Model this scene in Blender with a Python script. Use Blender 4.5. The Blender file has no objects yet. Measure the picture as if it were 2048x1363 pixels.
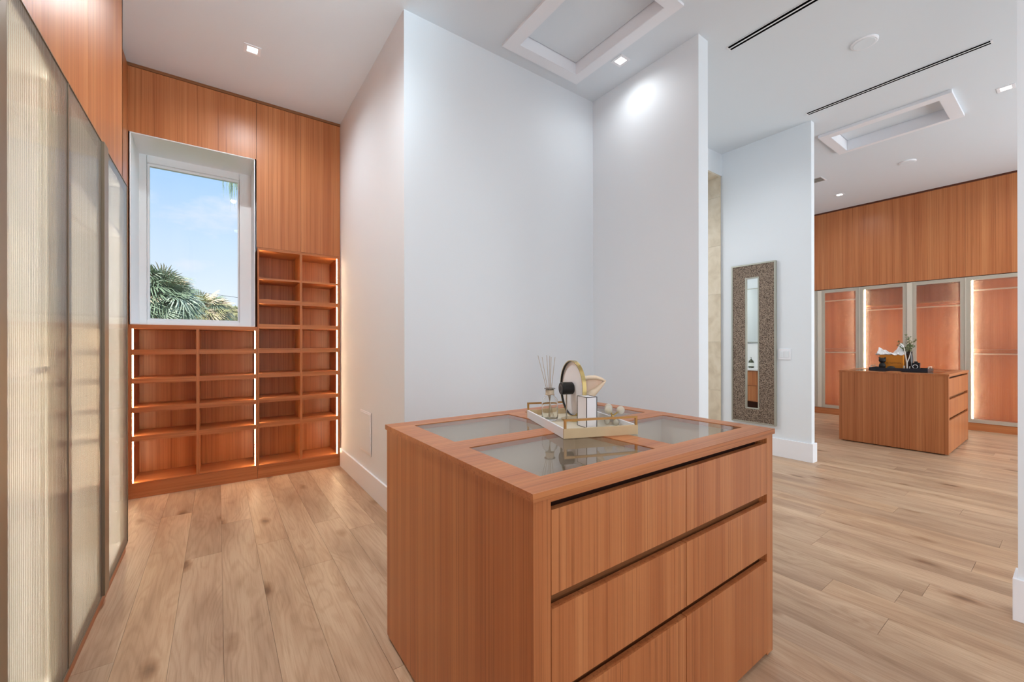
import bpy, bmesh, math, random
from mathutils import Vector, Matrix, noise
random.seed(7)
SC = bpy.context.scene
COL = SC.collection

# ------------------------------------------------------------------ camera
T, F, S, H = 0.62190, 819.84, -0.00158, 1.25
fw = Vector((math.sin(T), math.cos(T), 0)); r0 = Vector((math.cos(T), -math.sin(T), 0)); u0 = Vector((0, 0, 1))
rt = r0*math.cos(S)+u0*math.sin(S); up = u0*math.cos(S)-r0*math.sin(S)
cam = bpy.data.cameras.new('camera'); co = bpy.data.objects.new('camera', cam); COL.objects.link(co)
m = Matrix.Identity(4)
for i in range(3):
    m[i][0] = rt[i]; m[i][1] = up[i]; m[i][2] = -fw[i]
m[2][3] = H
co.matrix_world = m
cam.sensor_width = 36; cam.lens = F/2048*36; cam.sensor_fit = 'HORIZONTAL'
cam.shift_y = (690.0-681.5)/2048; cam.clip_start = .02; cam.clip_end = 400
SC.camera = co
SC.view_settings.view_transform = 'Standard'; SC.view_settings.look = 'None'
SC.view_settings.exposure = 0.06; SC.view_settings.gamma = 1; SC.view_settings.use_curve_mapping = False
SC.cycles.max_bounces = 12; SC.cycles.diffuse_bounces = 6; SC.cycles.glossy_bounces = 5
SC.cycles.transmission_bounces = 8; SC.cycles.transparent_max_bounces = 16
SC.cycles.sample_clamp_indirect = 6; SC.cycles.caustics_reflective = False; SC.cycles.blur_glossy = .6

def lin(c):
    return tuple(((v/255)/12.92 if v/255 <= .04045 else (((v/255)+.055)/1.055)**2.4) for v in c)+(1,)

# ------------------------------------------------------------------ sky
W = bpy.data.worlds.new('sky'); SC.world = W; W.use_nodes = True
nt = W.node_tree; nt.nodes.clear()
def N(nt, t, **k):
    n = nt.nodes.new(t)
    for a, b in k.items():
        if a.startswith('i_'):
            kk = a[2:]; n.inputs[int(kk) if kk.isdigit() else kk.replace('_', ' ')].default_value = b
        else: setattr(n, a, b)
    return n
def L(nt, a, b): nt.links.new(a, b)
def ramp(nt, fac, stops):
    r = N(nt, 'ShaderNodeValToRGB'); e = r.color_ramp.elements
    while len(e) < len(stops): e.new(.5)
    for q, (p, c) in zip(e, stops): q.position = p; q.color = c
    if fac is not None: L(nt, fac, r.inputs[0])
    return r
tc = N(nt, 'ShaderNodeTexCoord'); sx = N(nt, 'ShaderNodeSeparateXYZ'); L(nt, tc.outputs['Generated'], sx.inputs[0])
g = ramp(nt, sx.outputs['Z'], [(0, lin((226, 236, 248))), (.10, lin((225, 237, 252))), (.20, lin((204, 227, 252))), (.34, lin((166, 207, 251))), (1, lin((126, 178, 240)))])
mp = N(nt, 'ShaderNodeMapping'); mp.inputs['Scale'].default_value = (3.2, 3.2, 7.5); L(nt, tc.outputs['Generated'], mp.inputs[0])
mp.inputs['Location'].default_value = (.35, .1, .15)
nz = N(nt, 'ShaderNodeTexNoise', i_Scale=1.6, i_Detail=6.0, i_Roughness=.55); L(nt, mp.outputs[0], nz.inputs['Vector'])
cr = ramp(nt, nz.outputs[0], [(.54, (0, 0, 0, 1)), (.72, (.85, .85, .85, 1))])
mx = N(nt, 'ShaderNodeMix', data_type='RGBA'); L(nt, cr.outputs[0], mx.inputs['Factor']); L(nt, g.outputs[0], mx.inputs[6]); mx.inputs[7].default_value = lin((238, 240, 250))
bg = N(nt, 'ShaderNodeBackground', i_Strength=1.06); L(nt, mx.outputs[2], bg.inputs[0])
ow = N(nt, 'ShaderNodeOutputWorld'); L(nt, bg.outputs[0], ow.inputs[0])

# ------------------------------------------------------------------ sun and large lights
def light(name, kind, loc, power, color=(1, 1, 1), size=1, size_y=None, target=None, spot=None, blend=.5):
    l = bpy.data.lights.new(name, kind); o = bpy.data.objects.new(name, l); COL.objects.link(o)
    o.location = loc; l.energy = power; l.color = color
    if kind == 'AREA':
        l.shape = 'RECTANGLE'; l.size = size; l.size_y = size_y or size
    elif kind == 'SPOT': l.spot_size = spot; l.spot_blend = blend; l.shadow_soft_size = size
    elif kind == 'POINT': l.shadow_soft_size = size
    if target is not None:
        o.rotation_euler = (Vector(target)-Vector(loc)).to_track_quat('-Z', 'Y').to_euler()
    return o
sun = light('sun', 'SUN', (0, -5, 12), 7.5, (1, .97, .92), target=(3.0, 5, 2)); sun.data.angle = .02
# area fills added out of view to brighten the rooms; no windows stand there
FILL_TINT = (.92, .97, 1)
light('fill_rear', 'AREA', (1.95, -2.45, 1.75), 9, FILL_TINT, 1.9, 2.8, target=(1.2, 3, 1.6))
light('fill_side', 'AREA', (-.40, -1.5, 1.7), 68, FILL_TINT, 1.6, 2.4, target=(3, -1.85, 1.7))
light('fill_hall', 'AREA', (4.1, -2.45, 1.75), 27, FILL_TINT, 1.9, 2.6, target=(4.1, 3, 1.6))
light('fill_far_room', 'AREA', (7.1, -2.45, 1.75), 120, FILL_TINT, 2.6, 2.6, target=(7.1, 3, 1.5))
light('corridor_ceiling_fill', 'SPOT', (.5, -.3, 1.9), 300, (.70, .90, 1), .25, target=(.05, 3.0, 3.56), spot=math.radians(50), blend=.9)  # added unseen spot that brightens the left corridor ceiling
light('bathroom_fill', 'AREA', (3.3, 3.8, 3.1), 38, (1, .98, .95), 1.2, .8, target=(3.3, 3.8, 0))  # added area fill that keeps the bathroom bright, no fixture modelled

# ------------------------------------------------------------------ materials
def new_mat(name):
    m = bpy.data.materials.new(name); m.use_nodes = True; nt = m.node_tree; nt.nodes.clear()
    o = N(nt, 'ShaderNodeOutputMaterial'); b = N(nt, 'ShaderNodeBsdfPrincipled'); L(nt, b.outputs[0], o.inputs[0])
    return m, nt, b, o
def plain(name, rgb, rough=.5, metal=0, spec=.5, bump=0, bscale=80, var=0, coat=0, trans=0, ior=1.45):
    m, nt, b, o = new_mat(name)
    b.inputs['Base Color'].default_value = lin(rgb); b.inputs['Roughness'].default_value = rough
    b.inputs['Metallic'].default_value = metal; b.inputs['Specular IOR Level'].default_value = spec
    b.inputs['Coat Weight'].default_value = coat; b.inputs['Transmission Weight'].default_value = trans; b.inputs['IOR'].default_value = ior
    if bump or var:
        tc = N(nt, 'ShaderNodeTexCoord'); nz = N(nt, 'ShaderNodeTexNoise', i_Scale=bscale, i_Detail=4.0); L(nt, tc.outputs['Object'], nz.inputs['Vector'])
        if bump:
            bp = N(nt, 'ShaderNodeBump', i_Strength=bump, i_Distance=.002); L(nt, nz.outputs[0], bp.inputs['Height']); L(nt, bp.outputs[0], b.inputs['Normal'])
        if var:
            n2 = N(nt, 'ShaderNodeTexNoise', i_Scale=bscale*.15, i_Detail=3.0); L(nt, tc.outputs['Object'], n2.inputs['Vector'])
            c = lin(rgb); d = tuple(max(0, v*(1-var)) for v in c[:3])+(1,)
            r = ramp(nt, n2.outputs[0], [(.35, d), (.65, c)]); L(nt, r.outputs[0], b.inputs['Base Color'])
    return m
def emis(name, rgb, strength):
    m = bpy.data.materials.new(name); m.use_nodes = True; nt = m.node_tree; nt.nodes.clear()
    o = N(nt, 'ShaderNodeOutputMaterial'); e = N(nt, 'ShaderNodeEmission', i_Strength=strength); e.inputs[0].default_value = lin(rgb)
    L(nt, e.outputs[0], o.inputs[0]); m.cycles.emission_sampling = 'FRONT_BACK'; return m

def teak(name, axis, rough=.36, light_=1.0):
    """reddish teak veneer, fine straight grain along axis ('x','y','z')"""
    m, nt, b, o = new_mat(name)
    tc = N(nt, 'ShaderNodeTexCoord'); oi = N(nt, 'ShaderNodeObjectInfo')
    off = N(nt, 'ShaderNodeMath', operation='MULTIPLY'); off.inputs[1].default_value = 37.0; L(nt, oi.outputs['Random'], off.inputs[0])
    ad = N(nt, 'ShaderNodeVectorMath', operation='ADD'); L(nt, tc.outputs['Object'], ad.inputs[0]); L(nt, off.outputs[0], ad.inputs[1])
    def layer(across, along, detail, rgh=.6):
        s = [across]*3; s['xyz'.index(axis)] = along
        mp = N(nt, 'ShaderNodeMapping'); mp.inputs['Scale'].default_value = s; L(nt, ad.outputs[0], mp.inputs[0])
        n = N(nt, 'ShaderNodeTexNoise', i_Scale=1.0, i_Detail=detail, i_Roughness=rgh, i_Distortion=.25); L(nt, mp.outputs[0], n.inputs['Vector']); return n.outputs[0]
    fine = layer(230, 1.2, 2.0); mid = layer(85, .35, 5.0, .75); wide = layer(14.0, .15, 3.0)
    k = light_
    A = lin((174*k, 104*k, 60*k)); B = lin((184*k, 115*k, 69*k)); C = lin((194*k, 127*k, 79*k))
    base = ramp(nt, wide, [(.36, A), (.5, B), (.66, C)])
    m1 = N(nt, 'ShaderNodeMix', data_type='RGBA', blend_type='MULTIPLY'); m1.inputs[0].default_value = .75
    r1 = ramp(nt, mid, [(.34, (.55, .45, .38, 1)), (.45, (.92, .88, .84, 1)), (.55, (1, 1, 1, 1)), (.70, (1.0, 1.0, 1.0, 1))])
    L(nt, base.outputs[0], m1.inputs[6]); L(nt, r1.outputs[0], m1.inputs[7])
    m2 = N(nt, 'ShaderNodeMix', data_type='RGBA', blend_type='MULTIPLY'); m2.inputs[0].default_value = .65
    r2 = ramp(nt, fine, [(.30, (.55, .47, .42, 1)), (.46, (1, 1, 1, 1))])
    L(nt, m1.outputs[2], m2.inputs[6]); L(nt, r2.outputs[0], m2.inputs[7])
    L(nt, m2.outputs[2], b.inputs['Base Color']); b.inputs['Roughness'].default_value = rough; b.inputs['Specular IOR Level'].default_value = .45
    bp = N(nt, 'ShaderNodeBump', i_Strength=.12, i_Distance=.001); L(nt, fine, bp.inputs['Height']); L(nt, bp.outputs[0], b.inputs['Normal'])
    return m
def oak():
    m, nt, b, o = new_mat('oak_planks')
    tc = N(nt, 'ShaderNodeTexCoord'); oi = N(nt, 'ShaderNodeObjectInfo')
    off = N(nt, 'ShaderNodeMath', operation='MULTIPLY'); off.inputs[1].default_value = 53.0; L(nt, oi.outputs['Random'], off.inputs[0])
    ad = N(nt, 'ShaderNodeVectorMath', operation='ADD'); L(nt, tc.outputs['Object'], ad.inputs[0]); L(nt, off.outputs[0], ad.inputs[1])
    def mapn(s):
        mp = N(nt, 'ShaderNodeMapping'); mp.inputs['Scale'].default_value = s; L(nt, ad.outputs[0], mp.inputs[0]); return mp.outputs[0]
    # cathedral rings : contour lines of a stretched noise field
    fld = N(nt, 'ShaderNodeTexNoise', i_Scale=1.0, i_Detail=2.0, i_Roughness=.45, i_Distortion=.5); L(nt, mapn((5.5, .85, 0)), fld.inputs['Vector'])
    mu = N(nt, 'ShaderNodeMath', operation='MULTIPLY'); mu.inputs[1].default_value = 95; L(nt, fld.outputs[0], mu.inputs[0])
    si = N(nt, 'ShaderNodeMath', operation='SINE'); L(nt, mu.outputs[0], si.inputs[0])
    rr = ramp(nt, None, [(0, (.78, .72, .66, 1)), (.55, (1, 1, 1, 1))])
    mr = N(nt, 'ShaderNodeMapRange'); mr.inputs[1].default_value = -1; mr.inputs[2].default_value = 1; L(nt, si.outputs[0], mr.inputs[0]); L(nt, mr.outputs[0], rr.inputs[0])
    fine = N(nt, 'ShaderNodeTexNoise', i_Scale=1.0, i_Detail=4.0, i_Roughness=.6); L(nt, mapn((150, 5, 0)), fine.inputs['Vector'])
    fr = ramp(nt, fine.outputs[0], [(.34, (.80, .75, .69, 1)), (.52, (1, 1, 1, 1))])
    cl = N(nt, 'ShaderNodeTexNoise', i_Scale=1.0, i_Detail=3.0); L(nt, mapn((7, 1.1, 0)), cl.inputs['Vector'])
    base = ramp(nt, cl.outputs[0], [(.34, lin((170, 140, 115))), (.5, lin((190, 161, 134))), (.66, lin((201, 174, 147)))])
    tone = ramp(nt, oi.outputs['Random'], [(0, (.80, .76, .73, 1)), (.3, (1, .985, .97, 1)), (.6, (1.0, .94, .87, 1)), (.8, (.90, .88, .85, 1)), (1, (1.0, .97, .92, 1))])
    # knots
    vo = N(nt, 'ShaderNodeTexVoronoi', i_Scale=1.0); vo.inputs['Randomness'].default_value = 1
    dn = N(nt, 'ShaderNodeTexNoise', i_Scale=14.0, i_Detail=3.0); L(nt, ad.outputs[0], dn.inputs['Vector'])
    mp2 = N(nt, 'ShaderNodeVectorMath', operation='MULTIPLY_ADD'); mp2.inputs[1].default_value = (.12, .12, .12); L(nt, dn.outputs[1], mp2.inputs[0]); L(nt, mapn((4.2, 1.7, 0)), mp2.inputs[2]); L(nt, mp2.outputs[0], vo.inputs['Vector'])
    kr = ramp(nt, vo.outputs[0], [(.05, (.30, .22, .17, 1)), (.10, (.66, .56, .48, 1)), (.18, (1, 1, 1, 1))])
    cur = base.outputs[0]
    for src, fac in ((rr, .42), (fr, .7), (tone, 1.0), (kr, .85)):
        mm = N(nt, 'ShaderNodeMix', data_type='RGBA', blend_type='MULTIPLY'); mm.inputs[0].default_value = fac
        L(nt, cur, mm.inputs[6]); L(nt, src.outputs[0], mm.inputs[7]); cur = mm.outputs[2]
    L(nt, cur, b.inputs['Base Color']); b.inputs['Roughness'].default_value = .42; b.inputs['Specular IOR Level'].default_value = .4
    bp = N(nt, 'ShaderNodeBump', i_Strength=.15, i_Distance=.001); L(nt, fine.outputs[0], bp.inputs['Height']); L(nt, bp.outputs[0], b.inputs['Normal'])
    return m
def front_fresnel(nt, ior, back=.05):
    fr = N(nt, 'ShaderNodeFresnel', i_IOR=ior); ge = N(nt, 'ShaderNodeNewGeometry'); mx = N(nt, 'ShaderNodeMix', data_type='FLOAT')
    L(nt, ge.outputs['Backfacing'], mx.inputs[0]); L(nt, fr.outputs[0], mx.inputs[2]); mx.inputs[3].default_value = back
    return mx.outputs[0], fr
def sheet_glass(name, tint=(1, 1, 1), ior=1.6, rough=0.0):
    m = bpy.data.materials.new(name); m.use_nodes = True; nt = m.node_tree; nt.nodes.clear()
    o = N(nt, 'ShaderNodeOutputMaterial'); t = N(nt, 'ShaderNodeBsdfTransparent'); t.inputs[0].default_value = tuple(tint)+(1,)
    gl = N(nt, 'ShaderNodeBsdfGlossy', i_Roughness=rough); fo, fr = front_fresnel(nt, ior, .0); mx = N(nt, 'ShaderNodeMixShader')
    L(nt, fo, mx.inputs[0]); L(nt, t.outputs[0], mx.inputs[1]); L(nt, gl.outputs[0], mx.inputs[2]); L(nt, mx.outputs[0], o.inputs[0]); return m
def fluted(name, haze, rough, tint, weave=0, grough=.12):
    """reeded glass: refracting sheet, a little scattering haze, glossy reflection"""
    m = bpy.data.materials.new(name); m.use_nodes = True; nt = m.node_tree; nt.nodes.clear()
    o = N(nt, 'ShaderNodeOutputMaterial')
    rf = N(nt, 'ShaderNodeBsdfRefraction', i_Roughness=rough, i_IOR=1.12); rf.inputs[0].default_value = tuple(tint)+(1,)
    tr = N(nt, 'ShaderNodeBsdfTranslucent'); tr.inputs[0].default_value = (.93, .91, .87, 1)
    df = N(nt, 'ShaderNodeBsdfDiffuse'); df.inputs[0].default_value = (.72, .69, .63, 1)
    m0 = N(nt, 'ShaderNodeMixShader'); m0.inputs[0].default_value = .35; L(nt, tr.outputs[0], m0.inputs[1]); L(nt, df.outputs[0], m0.inputs[2])
    m1 = N(nt, 'ShaderNodeMixShader'); m1.inputs[0].default_value = haze; L(nt, rf.outputs[0], m1.inputs[1]); L(nt, m0.outputs[0], m1.inputs[2])
    gl = N(nt, 'ShaderNodeBsdfGlossy', i_Roughness=grough); fo, fr = front_fresnel(nt, 1.5)
    m2 = N(nt, 'ShaderNodeMixShader'); L(nt, fo, m2.inputs[0]); L(nt, m1.outputs[0], m2.inputs[1]); L(nt, gl.outputs[0], m2.inputs[2]); L(nt, m2.outputs[0], o.inputs[0])
    if weave:
        tc = N(nt, 'ShaderNodeTexCoord'); nz = N(nt, 'ShaderNodeTexNoise', i_Scale=190.0, i_Detail=2.0); L(nt, tc.outputs['Object'], nz.inputs['Vector'])
        bp = N(nt, 'ShaderNodeBump', i_Strength=weave, i_Distance=.0012); L(nt, nz.outputs[0], bp.inputs['Height'])
        for n in (gl, tr, df, rf): L(nt, bp.outputs[0], n.inputs['Normal'])
    return m
def pebble():
    m, nt, b, o = new_mat('hammered_mosaic_silver')
    tc = N(nt, 'ShaderNodeTexCoord'); vo = N(nt, 'ShaderNodeTexVoronoi', i_Scale=120.0); L(nt, tc.outputs['Object'], vo.inputs['Vector'])
    cr = ramp(nt, vo.outputs['Distance'], [(.1, lin((176, 160, 142))), (.4, lin((134, 116, 101))), (.75, lin((84, 71, 60)))])
    L(nt, cr.outputs[0], b.inputs['Base Color']); b.inputs['Metallic'].default_value = .55; b.inputs['Roughness'].default_value = .38
    bp = N(nt, 'ShaderNodeBump', i_Strength=.9, i_Distance=.004, invert=True); L(nt, vo.outputs['Distance'], bp.inputs['Height']); L(nt, bp.outputs[0], b.inputs['Normal'])
    return m
def travertine():
    m, nt, b, o = new_mat('travertine')
    tc = N(nt, 'ShaderNodeTexCoord'); oi = N(nt, 'ShaderNodeObjectInfo')
    ad = N(nt, 'ShaderNodeVectorMath', operation='ADD'); L(nt, tc.outputs['Object'], ad.inputs[0]); L(nt, oi.outputs['Random'], ad.inputs[1])
    n1 = N(nt, 'ShaderNodeTexNoise', i_Scale=7.0, i_Detail=4.0, i_Distortion=.6); L(nt, ad.outputs[0], n1.inputs['Vector'])
    cr = ramp(nt, n1.outputs[0], [(.3, lin((196, 182, 158))), (.5, lin((210, 197, 174))), (.7, lin((218, 207, 187)))])
    L(nt, cr.outputs[0], b.inputs['Base Color']); b.inputs['Roughness'].default_value = .4
    return m

TZ, TX, TY = teak('teak_vertical_grain', 'z'), teak('teak_grain_x', 'x'), teak('teak_grain_y', 'y')
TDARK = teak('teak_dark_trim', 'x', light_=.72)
OAK = oak()
WHITE = plain('white_wall_paint', (226, 232, 237), .55, spec=.3, bump=.03, bscale=160)
CEIL = plain('white_ceiling_paint', (221, 228, 234), .7, spec=.2)
TRIMW = plain('white_trim_paint', (236, 238, 243), .4, spec=.4)
FRAMEW = plain('white_window_aluminium', (240, 240, 240), .35)
BRUSHED = plain('brushed_metal_sill', (240, 239, 236), .35, metal=.15)
CHAMP = plain('champagne_metal', (222, 214, 198), .35, metal=.35, bump=.05, bscale=300)
BRONZE = plain('bronze_metal', (142, 126, 106), .38, metal=.5)
DARKGAP = plain('dark_gap', (66, 32, 18), .8)
BLACK = plain('black_satin', (22, 20, 20), .4)
BRASS = plain('brushed_brass', (186, 140, 84), .3, metal=.85)
GOLD = plain('pale_gold', (205, 180, 120), .22, metal=.9)
LINEN = plain('linen_laminate', (226, 221, 211), .7, bump=.1, bscale=300)
LINING = plain('suede_lining', (226, 217, 203), .85, bump=.05, bscale=300)
LED = emis('warm_led', (255, 220, 174), 60.0)
LEDW = emis('white_led', (255, 224, 186), 58.0)
LEDN = emis('wardrobe_led', (255, 250, 240), 360.0)
LAMP = emis('downlight_lens', (255, 252, 246), 14.0)
PANE = sheet_glass('clear_window_glass', (.98, .99, .985), 1.45)
TOPGLASS = sheet_glass('smoked_top_glass', (.94, .94, .93), 2.1)
REED_L = fluted('reeded_glass_linen', .42, .16, (.98, .975, .96), .06, .035)
REED_F = fluted('reeded_glass', .16, .10, (.98, .97, .95), 0, .16)
MIRROR = plain('mirror_silver', (235, 238, 236), .02, metal=1)
PEB = pebble(); TRAV = travertine()
MARBLE = plain('white_marble', (236, 236, 236), .2, var=.08, bscale=30)
TILE = plain('pale_stone_tile', (200, 192, 180), .35, var=.06, bscale=20)

# ------------------------------------------------------------------ builders
def setp(o, label=None, cat=None, group=None, kind=None):
    if label: o['label'] = label
    if cat: o['category'] = cat
    if group: o['group'] = group
    if kind: o['kind'] = kind
    return o
def thing(name, label, cat, loc, rotz=0, group=None):
    o = bpy.data.objects.new(name, None); COL.objects.link(o); o.location = loc; o.rotation_euler = (0, 0, rotz); o.empty_display_size = .05
    return setp(o, label, cat, group)
class MB:
    def __init__(s): s.v = []; s.f = []
    def box(s, x0, x1, y0, y1, z0, z1):
        n = len(s.v); s.v += [(x, y, z) for x in (x0, x1) for y in (y0, y1) for z in (z0, z1)]
        s.f += [tuple(n+i for i in q) for q in ((0, 1, 3, 2), (4, 6, 7, 5), (0, 4, 5, 1), (2, 3, 7, 6), (0, 2, 6, 4), (1, 5, 7, 3))]; return s
    def prism(s, poly, axis, a, b):
        """poly of 2-D points extruded along axis between a and b"""
        n = len(s.v); k = len(poly)
        for t in (a, b):
            for p, q in poly: s.v.append({'x': (t, p, q), 'y': (p, t, q), 'z': (p, q, t)}[axis])
        s.f += [tuple(n+i for i in range(k))[::-1], tuple(n+k+i for i in range(k))]
        s.f += [(n+i, n+(i+1) % k, n+k+(i+1) % k, n+k+i) for i in range(k)]; return s
    def lathe(s, prof, c=(0, 0, 0), seg=24, axis=(0, 0, 1)):
        q = Vector((0, 0, 1)).rotation_difference(Vector(axis)); n = len(s.v); c = Vector(c)
        for r, z in prof:
            for i in range(seg):
                a = 2*math.pi*i/seg; s.v.append(tuple(c+q @ Vector((r*math.cos(a), r*math.sin(a), z))))
        for j in range(len(prof)-1):
            for i in range(seg):
                a, b2 = n+j*seg+i, n+j*seg+(i+1) % seg; s.f.append((a, b2, b2+seg, a+seg))
        return s
    def tube(s, pts, r, seg=8):
        pts = [Vector(p) for p in pts]; n = len(s.v); rr = r if isinstance(r, (list, tuple)) else [r]*len(pts)
        for i, p in enumerate(pts):
            d = (pts[min(i+1, len(pts)-1)]-pts[max(i-1, 0)]).normalized(); a = d.orthogonal().normalized(); b = d.cross(a)
            for k in range(seg):
                t = 2*math.pi*k/seg; s.v.append(tuple(p+(a*math.cos(t)+b*math.sin(t))*rr[i]))
        for i in range(len(pts)-1):
            for k in range(seg):
                a, b2 = n+i*seg+k, n+i*seg+(k+1) % seg; s.f.append((a, b2, b2+seg, a+seg))
        s.f += [tuple(n+k for k in range(seg))[::-1], tuple(n+(len(pts)-1)*seg+k for k in range(seg))]; return s
    def sphere(s, c, r, seg=16, rings=10, sc=(1, 1, 1)):
        n = len(s.v)
        for j in range(rings+1):
            th = math.pi*j/rings
            for i in range(seg):
                a = 2*math.pi*i/seg; s.v.append((c[0]+r*sc[0]*math.sin(th)*math.cos(a), c[1]+r*sc[1]*math.sin(th)*math.sin(a), c[2]+r*sc[2]*math.cos(th)))
        for j in range(rings):
            for i in range(seg):
                a, b2 = n+j*seg+i, n+j*seg+(i+1) % seg; s.f.append((a, a+seg, b2+seg, b2))
        return s
    def build(s, name, mat, parent=None, smooth=False, bevel=0, local=False, **tags):
        """vertices are in world space (or in the parent's space when local); the origin goes to the centre"""
        vs = [Vector(v) for v in s.v]
        lo = Vector([min(v[i] for v in vs) for i in range(3)]); hi = Vector([max(v[i] for v in vs) for i in range(3)]); c = (lo+hi)/2
        me = bpy.data.meshes.new(name); me.from_pydata([tuple(v-c) for v in vs], [], s.f); me.materials.append(mat)
        bm = bmesh.new(); bm.from_mesh(me); bmesh.ops.remove_doubles(bm, verts=bm.verts, dist=1e-6)
        bmesh.ops.recalc_face_normals(bm, faces=bm.faces)
        if bevel: bmesh.ops.bevel(bm, geom=[e for e in bm.edges if len(e.link_faces) == 2 and e.calc_face_angle(0) > .6], offset=bevel, segments=2, affect='EDGES', profile=.5)
        bm.to_mesh(me); bm.free()
        if smooth:
            for p in me.polygons: p.use_smooth = True
            if smooth != True:
                me.set_sharp_from_angle(angle=smooth)
        o = bpy.data.objects.new(name, me); COL.objects.link(o); o.parent = parent
        w = Vector((0, 0, 0))
        if parent is not None and not local:
            q = parent
            while q is not None: w = w+q.location; q = q.parent
        o.location = c-w
        return setp(o, **tags)
def B(name, x0, x1, y0, y1, z0, z1, mat, parent=None, bevel=0, local=False, **t):
    return MB().box(x0, x1, y0, y1, z0, z1).build(name, mat, parent, bevel=bevel, local=local, **t)
def ST(name, *a, **k):
    o = B(name, *a, **k); o['kind'] = 'structure'; return o
def zc(x): return 3.56 if x < 3 else (3.56+(x-3)/2.12*.07 if x < 5.12 else 3.63+(x-5.12)/3.83*.02)

# ------------------------------------------------------------------ floor of oak planks
floor = ST('floor', -1.2, 9.75, -2.7, 5.2, -.06, -.012, plain('floor_substrate', (92, 68, 48), .8))
pitch, x0 = .1765, .0166
k0 = int(math.floor((-.62-x0)/pitch)); k1 = int(math.ceil((9.2-x0)/pitch))
rp = random.Random(11)
npl = 0
fixed = {1: .92, 0: 3.52, -1: 3.05, -2: 3.9}
for k in range(k0, k1):
    xa, xb = x0+k*pitch, x0+(k+1)*pitch
    ymax = 4.56 if xa < 1.1 else (2.86 if xa < 5.1 else 4.2)
    ymin = -1.0 if xa < 3 else -.6
    y = ymin-rp.uniform(.1, 1.6)
    cuts = [ymin]
    nxt = y+2.2
    if k in fixed: nxt = fixed[k]-2.1
    while nxt < ymax-.25:
        if nxt > ymin+.25: cuts.append(nxt)
        nxt += rp.choice((1.6, 1.9, 2.15, 2.3)) if k not in fixed else 2.1
    cuts.append(ymax)
    for a, b in zip(cuts, cuts[1:]):
        B('plank', xa+.0005, xb-.0005, a+.0006, b-.0006, -.012, 0, OAK, floor); npl += 1
ST('floor_bathroom', 1.14, 5.12, 2.862, 4.9, -.012, .0, TILE)

# ------------------------------------------------------------------ ceiling with two hatch openings
H1 = (1.875, 2.472, 1.66, 2.512); H2 = (5.66, 6.21, .81, 1.675)
xs = [-1.2, H1[0], H1[1], 3.0, 5.12, H2[0], H2[1], 9.75]; ys = [-2.7, H2[2], H1[2]-.0, H2[3], H1[3], 5.2]
cb = MB()
for i in range(len(xs)-1):
    for j in range(len(ys)-1):
        xm, ym = (xs[i]+xs[i+1])/2, (ys[j]+ys[j+1])/2
        if H1[0] < xm < H1[1] and H1[2] < ym < H1[3]: continue
        if H2[0] < xm < H2[1] and H2[2] < ym < H2[3]: continue
        a, b = zc(xs[i]), zc(xs[i+1])
        cb.prism([(xs[i], a), (xs[i+1], b), (xs[i+1], b+.1), (xs[i], a+.1)], 'y', ys[j], ys[j+1])
cb.build('ceiling', CEIL, kind='structure')
ST('ceiling_roof', -1.4, 9.9, -2.9, 5.3, 3.95, 4.05, CEIL)

# ------------------------------------------------------------------ walls
YW = 4.53
ST('wall_left_room', 1.04, 1.14, 2.72, 4.56, 0, 3.66, WHITE)
ST('wall_nook', 1.14, 2.90, 2.72, 2.82, 0, 3.66, WHITE)
ST('wall_partition', 2.90, 3.03, 1.665, 2.82, 0, 3.66, WHITE)
ST('wall_bathroom_lintel', 3.03, 5.12, 2.635, 2.82, 3.357, 3.9, WHITE)
ST('wall_hall', 5.12, 5.202, 1.685, 5.0, 0, 3.9, WHITE)
ST('wall_right', 2.945, 3.07, -2.6, .175, 0, 3.66, WHITE)
ST('wall_rear', -1.2, 9.75, -2.7, -2.6, 0, 3.95, WHITE)
ST('wall_far_side', 5.202, 9.75, 4.2, 4.3, 0, 3.95, WHITE)
ST('wall_far_room_back', 9.6, 9.75, -2.6, 4.2, 0, 3.95, WHITE)
ST('wall_wardrobe_back', -1.2, -1.1, -2.6, 5.1, 0, 3.95, WHITE)
# exterior wall around the window niche
for q in ((-1.2, -.583, YW+.4, 5.2, 0, 3.95), (.28, 1.14, YW+.4, 5.2, 0, 3.95), (-.583, .28, YW+.4, 5.2, 0, 1.43), (-.583, .28, YW+.4, 5.2, 2.995, 3.95)): ST('wall_window', *q, WHITE)
ST('wall_bathroom_back', 1.14, 5.2, 4.9, 5.0, 0, 3.66, WHITE)
ST('wall_bathroom_left', 1.14, 1.3, 2.82, 4.9, 0, 3.66, WHITE)
# baseboards
bbs = [('baseboard_left', 1.025, 1.04, 2.705, 4.50, 0, .186), ('baseboard_nook', 1.04, 2.885, 2.705, 2.72, 0, .186), ('baseboard_partition', 2.885, 2.90, 1.65, 2.705, 0, .186),
       ('baseboard_partition_end', 2.90, 3.03, 1.65, 1.665, 0, .186), ('baseboard_right', 2.93, 2.945, -2.6, .19, 0, .19), ('baseboard_right_end', 2.945, 3.085, .175, .19, 0, .19),
       ('baseboard_mirror_wall', 5.10, 5.12, 1.667, 2.62, 0, .20), ('baseboard_mirror_wall_end', 5.12, 5.22, 1.667, 1.685, 0, .20)]
for n, *q in bbs: ST(n, *q, TRIMW, bevel=.002)

# travertine lining of the bathroom opening
jb = ST('trim_bathroom_opening', 5.098, 5.12, 2.66, 2.84, 0, 3.36, plain('grout', (150, 138, 118), .8))
zz = [0, .08, .685, 1.29, 1.885, 2.49, 3.10, 3.357]
for a, b in zip(zz, zz[1:]): B('travertine_tile', 5.088, 5.098, 2.637, 2.842, a+.001, b-.001, TRAV, jb)
for i in range(4):
    B('travertine_tile', 3.03+i*.51, 3.03+(i+1)*.51-.002, 2.637, 2.842, 3.337, 3.357, TRAV, jb)

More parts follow.
